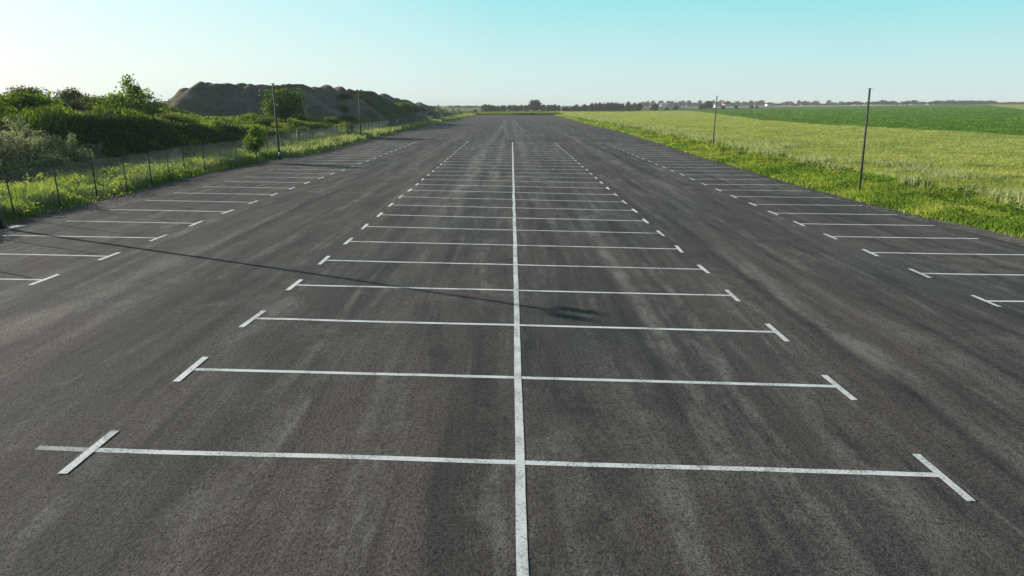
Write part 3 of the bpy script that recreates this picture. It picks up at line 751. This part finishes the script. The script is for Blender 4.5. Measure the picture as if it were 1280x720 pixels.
tail = [cone(480, 172, 117.5, 1.0), cone(492, 180, 123, 1.6), cone(507, 190, 125, 1.8), cone(521, 202, 128.5, 1.5), cone(532, 214, 131, 1.5), cone(545, 226, 132.5, 1.2)]
heap('dirt_heap', 'smaller brown dirt heap tapering off towards the far end of the lot', 'dirt heap', tail, -60, -12, 155, 245, .6, M['gravel'], 15, .62)
def on_heap(u, d, v, s, kk, lab):
    q = world(u, d, v)
    put(scr[kk], used, (q[0], q[1], q[2] - .3), ra.uniform(0, 6.28), (s * 1.2, s, s * .9), lab, 'bushes on the heap slopes')
for (u, d, v, s, kk) in [(503, 168, 137.5, 1.35, 3), (441, 127, 128, .8, 1), (452, 132, 131, .8, 1), (432, 122, 122, .6, 1), (463, 138, 128, .8, 1), (474, 145, 133, .9, 1), (486, 155, 137, .9, 1), (448, 131, 121, .5, 2), (470, 143, 124, .6, 1), (515, 178, 139, .9, 1), (527, 190, 139, .8, 1), (428, 120, 137, .7, 3)]:
    on_heap(u, d, v, s, kk, ['', 'dark green bush on the shaded slope of the earth mounds', 'olive bush on the shaded slope of the earth mounds', 'bright green bush on the shaded slope of the earth mounds'][kk])

# ------------------------------------------------------------------ chain-link fence
fy = np.arange(9.7, 199, 2.5)
fence = empty('chain_link_fence', on(fence_x(9.7), 9.7), 'long grey-green chain-link fence on dark posts along the left edge', 'fence')
fl = Vector(fence.location)
def fp(y, h): return Vector((float(fence_x(y)), float(y), float(H(fence_x(y), y)) + h)) - fl
rf = random.Random(2)
for y in fy:
    mb = MB(); a = fp(y, -.3); b = fp(y, 1.68) + Vector((rf.gauss(0, .04), rf.gauss(0, .04), rf.gauss(0, .03)))
    mb.tube([a, b], .024, 8)
    mb.tube([b - Vector((0, 0, .002)), b + Vector((0, 0, .03))], [.03, .018], 8)
    mb.build('post', M['darksteel'], fence, True)
FH = 1.5; sp = .10
ys = np.arange(fy[0], fy[-1], sp)
V = []; Fq = []; nv = 0
lift = lambda y: .04 + .03 * np.sin(y * 2 * np.pi / 2.5) + .05 * (fbm(y / 3., y * 0, 2) - .5)
seg = 5
tt = np.linspace(0, 1, seg + 1)
rw = .0032
for sgn in (1, -1):
    Y0 = ys[:, None] + sgn * tt[None] * FH * .93
    Y0 = np.clip(Y0, fy[0], fy[-1])
    X0 = fence_x(Y0) + .05 * np.sin(Y0 * 1.3) * tt + sgn * .002
    Z0 = H(fence_x(Y0), Y0) + lift(Y0) + tt * FH
    c = np.stack([X0, Y0, Z0], -1) - np.array(fl)
    for off in ((rw, 0, rw * .6), (-rw, 0, rw * .6), (0, 0, -rw)):
        V.append((c + np.array(off)).reshape(-1, 3))
    k = len(ys); i = (np.arange(k)[:, None] * (seg + 1) + np.arange(seg)[None]).ravel(); S = k * (seg + 1)
    for a_, b_ in ((0, 1), (1, 2), (2, 0)):
        Fq.append(np.stack([nv + a_ * S + i, nv + b_ * S + i, nv + b_ * S + i + 1, nv + a_ * S + i + 1], -1))
    nv += 3 * S
mesh_np('wire_mesh', np.concatenate(V), np.concatenate(Fq), M['wire'], fence)
for hgt, nm in ((FH + .04, 'top_wire'), (.06, 'bottom_wire'), (.8, 'middle_wire')):
    mb = MB(); yv = np.arange(fy[0], fy[-1], .5)
    mb.tube([fp(y, hgt + (0.03 * math.sin(y * 2 * math.pi / 2.5) if nm != 'middle_wire' else 0)) + Vector((.004, 0, 0)) for y in yv], .003, 4); mb.build(nm, M['wire'], fence)
mb = MB(); q = fp(61.5, 0); mb.tube([q + Vector((.1, 0, -.2)), q + Vector((.1, 0, 1.75))], .045, 8); mb.tube([q + Vector((.1, 0, 1.3)), q + Vector((.1, 1.3, 0))], .03, 6)
b = mb.build('brace_post', M['steel'], fence); b['label'] = 'thicker pale braced post in the middle of the fence'

n = 9000
y = 14 * (9.) ** rng.random(n); side = rng.random(n) < .6
off = np.abs(rng.normal(size=n)) * .55
x = np.where(side, right_edge(y) - .15 - off, left_edge(y) + .1 + off)
sz = (.008 + .0006 * y) * (.6 + .8 * rng.random(n))
a1 = rng.random(n) * 6.28
c_ = np.c_[x, y, zlot(x, y)]
ring = np.stack([np.stack([np.cos(a1 + k * 2.09), np.sin(a1 + k * 2.09), a1 * 0 - .2], -1) for k in range(3)] + [np.stack([.3 * np.cos(a1), .3 * np.sin(a1), a1 * 0 + .75], -1)], 1)
V = c_[:, None] + ring * sz[:, None, None] * (1 + .5 * rng.random((n, 4, 1)))
k4 = np.arange(n)[:, None] * 4
f = np.concatenate([k4 + np.array([[0, 1, 3]]), k4 + np.array([[1, 2, 3]]), k4 + np.array([[2, 0, 3]])])
tag(mesh_np('loose_stones', V.reshape(-1, 3), f, M['shoulder']), 'loose gravel stones strewn along both edges of the asphalt', 'gravel', kind='stuff')

# ------------------------------------------------------------------ poles
M['polemetal'] = m_plain('grey_pole_metal', (.055, .065, .066), .7, .25, .1, .25, 12)
def light_pole(loc, h, label, rz, tilt=(0, 0), extra=False):
    root = empty('light_pole', loc, label, 'light pole', 'light poles along the fence', rz, tilt)
    mb = MB(); mb.tube([(0, 0, -.2), (0, 0, h * .5), (0, 0, h)], [.075, .068, .055], 12); mb.build('shaft', M['polemetal'], root, True)
    mb = MB(); mb.box((0, 0, .03), (.34, .34, .06)); mb.tube([(0, 0, .06), (0, 0, .32)], [.09, .075], 12); mb.build('base_plate', M['darksteel'], root)
    mb = MB(); mb.box((0, 0, h + .02), (.36 if extra else .62, .05, .05)); mb.build('crossbar', M['steel'], root)
    for s in (() if extra else (-1, 1)):
        mb = MB(); mb.box((s * .25, -.10, h + .10), (.27, .10, .20)); mb.box((s * .25, -.03, h + .10), (.10, .06, .14)); fo = mb.build('floodlight', M['steel'], root)
        mb = MB(); mb.box((s * .25, -.153, h + .10), (.22, .006, .15)); mb.build('lens', M['lens'], fo)
    if extra:
        mb = MB(); mb.box((.16, 0, h * .735), (.26, .10, .11)); mb.build('camera_box', M['white'], root)
        mb = MB(); mb.box((-.06, -.09, .42), (.12, .10, .30)); mb.build('junction_box', M['blue'], root)
        mb = MB(); mb.box((.15, -.35, .0), (1.0, .55, .10), .2); mb.build('footing', M['concrete'], root)
    else:
        mb = MB(); mb.box((.25, -.2, .0), (.72, .5, .10), .15); mb.build('footing', M['concrete'], root)
    return root
light_pole(on(-15.46, 20.5), 4.86, 'tall twin floodlight pole at the left edge of the picture, nearest the camera', R(65))
light_pole(on(-16.65, 50.1), 5.25, 'dark light pole with a small white box, beside the young tree', R(68), (0, R(-.6)), True)
light_pole(on(-17.2, 80.5), 5.3, 'thin far light pole standing in front of the earth mound', R(40))
def bare_pole(loc, h, label, tilt):
    root = empty('steel_pole', loc, label, 'pole', 'bare poles in the field verge', 0, tilt)
    mb = MB(); mb.tube([(0, 0, -.3), (0, 0, h)], [.052, .045], 12); mb.build('shaft', M['polemetal'], root, True)
    mb = MB(); mb.box((0, 0, h + .012), (.22, .10, .018)); mb.build('cap_plate', M['steel'], root)
    return root
bare_pole(on(16.95, 33.3), 4.86, 'tall leaning bare dark pole in the verge, the nearer one on the right', (0, R(-1.6)))
bare_pole(on(19.3, 66.5), 4.82, 'bare dark pole in the verge, the farther one on the right', (0, R(.4)))

# ------------------------------------------------------------------ far hedges, woods and houses
fart = [make_plant('hedge_tree', None, 'tree', 50 + k, 3.0, 2.6, .5, .42, m_, 44, 36, .24, .16) for k, m_ in enumerate(('leafdark', 'leaf', 'leafdark'))]
rh = random.Random(9)
def row(u0, u1, d, top, base_v, n, kinds, label, group, jit=.25, wf=1.5):
    for k in range(n):
        u = u0 + (u1 - u0) * (k + .5 + rh.uniform(-.3, .3)) / n
        dk = d + rh.uniform(-.03, .03) * d
        x, y, z = along(u, dk)
        hgt = max(1.2, (131.2 - (top + rh.uniform(-jit, jit))) * dk / F + CAMH - z)
        s = hgt / 5.8; wdt = max((u1 - u0) / n * dk / F / 6. * wf, s * .5) * rh.uniform(.6, 1.45)
        put(fart[rh.choice(kinds)], used, (x, y, z - .1), rh.uniform(0, 6.28), (wdt, wdt, s), label, group)
row(604, 631, 425, 132.0, 138, 5, (0, 2), 'dark hedge tree left of the big round tree past the lot', 'hedge trees left of the round tree', .6)
row(634, 659, 440, 132.2, 138, 5, (0, 1), 'dark hedge tree left of the big round tree past the lot', 'hedge trees left of the round tree', .7)
row(677, 742, 430, 132.4, 138, 13, (0, 2), 'dark hedge tree in the line right of the big round tree', 'hedge trees right of the round tree', 1.1, 1.1)
row(738, 802, 430, 129.3, 138, 13, (0, 0, 2), 'tall dark tree in the wooded strip at the end of the hedge', 'trees of the wooded strip', 1.3)
row(560, 606, 900, 132.4, 135, 10, (0, 1), 'distant small tree on the skyline beyond the far end of the fence', 'distant trees beyond the fence', .5)
row(803, 1062, 900, 127.8, 133, 52, (0, 0, 1, 2), 'distant tree on the skyline behind the fields', 'distant trees behind the fields', 1.7, 1.25)
row(1060, 1165, 760, 127.2, 131, 16, (0, 2), 'small distant tree on the skyline above the dark green field', 'skyline trees above the green field', 1.3, 1.2)
row(1166, 1246, 800, 126.4, 131, 22, (0, 0, 2), 'tree of the small flat-topped wood on the right skyline', 'trees of the skyline wood', .35)
row(1246, 1285, 860, 128.0, 131, 9, (0, 2), 'low distant tree at the right edge of the skyline', 'trees at the right end of the skyline', .4)
x, y, z = along(668.5, 415)
t = make_plant('large_round_tree', 'big round dark tree standing above the hedge past the lot', 'tree', 61, 3.3, 3.1, .3, .4, 'leafdark', 80, 60, .2, .25); t.location = (x, y, z)
field_bush = [make_plant('field_bush', None, 'bush', 64, 1.7, 1.5, .3, .3, 'leafdark', 30, 34, .24, .08)]
for (u, d, top, lab) in [(818, 430, 131.0, 'small dark tree standing alone past the end of the barley'), (834, 440, 134.5, 'low dark bush on the far barley edge'), (845, 445, 132.5, 'upright dark bush on the far barley edge right of the low one'),
                         (877, 470, 130.5, 'leafy tree left of the white farmhouse'), (886, 480, 127.2, 'tall leafy tree just left of the farther right-hand pole'), (904, 470, 132.0, 'dark bush in front of the white farmhouse'),
                         (920, 480, 132.3, 'dark bush just right of the white farmhouse'), (940, 500, 131.6, 'leftmost of two small dark bushes on the green field edge'), (946, 505, 132.3, 'rightmost of two small dark bushes on the green field edge'),
                         (594, 330, 137.0, 'small pale bush at the far left corner of the lot'), (606, 340, 137.0, 'small round bush on the far grass behind the lot')]:
    x, y, z = along(u, d); hgt = max(1., (131.2 - top) * d / F + CAMH - z); s = hgt / 3.4
    put(field_bush[0], used, (x, y, z), rh.uniform(0, 6.28), (s * 1.1, s * 1.1, s), lab)

def house(u, d, w_, dp, h, roof_h, wm, rm, label, rz, nwin=3, chimney=True):
    x, y, z = along(u, d)
    root = empty('farmhouse', (x, y, z), label, 'house', None, rz)
    mb = MB(); mb.box((0, 0, h / 2 - .3), (w_, dp, h + .6)); wl = mb.build('wall', wm, root)
    mb = MB(); a, b = w_ / 2 + .3, dp / 2 + .4
    v = [(-a, -b, h), (a, -b, h), (a, b, h), (-a, b, h), (-a, 0, h + roof_h), (a, 0, h + roof_h)]
    mb.add(v, [(0, 1, 5, 4), (2, 3, 4, 5), (0, 4, 3), (1, 2, 5), (3, 2, 1, 0)]); ro = mb.build('roof', rm, root)
    if chimney:
        mb = MB(); mb.box((w_ * .22, 0, h + roof_h + .2), (.7, .7, 1.2)); mb.build('chimney', M['roof_red'], ro)
    for k in range(nwin):
        mb = MB(); mb.box((-w_ / 2 + w_ * (k + .5) / nwin, -dp / 2 - .03, h * .55), (1.1, .08, 1.3)); mb.build('window', M['dark_glass'], root)
    return root
house(907, 660, 8, 6, 2.9, 2.6, M['render_white'], M['roof_red'], 'white farmhouse with a red roof beside the farther right-hand pole', R(-25))
house(897, 655, 6, 5, 2.4, 1.4, M['render_white'], M['roof_grey'], 'low white shed with a grey roof left of the red-roofed farmhouse', R(5), 2, False)
house(961, 740, 6, 5, 2.2, 1.4, M['render_white'], M['roof_grey'], 'small white house with a grey roof alone on the field horizon', R(10), 2)
house(838, 880, 26, 10, 3.0, 2.0, M['render_grey'], M['roof_grey'], 'long grey farm building among the distant trees', R(4), 5, False)

# ------------------------------------------------------------------ air
m, nt, out = mat('haze'); g = NT(nt)
pv = g.n('ShaderNodeVolumePrincipled'); pv.inputs['Color'].default_value = (.86, .92, .95, 1); pv.inputs['Density'].default_value = .00027; pv.inputs['Anisotropy'].default_value = 0.
g.l(pv.outputs[0], out.inputs['Volume'])
mb = MB(); mb.box((0, 1000, 5), (15000, 17000, 24)); o = mb.build('haze', m); o['kind'] = 'stuff'
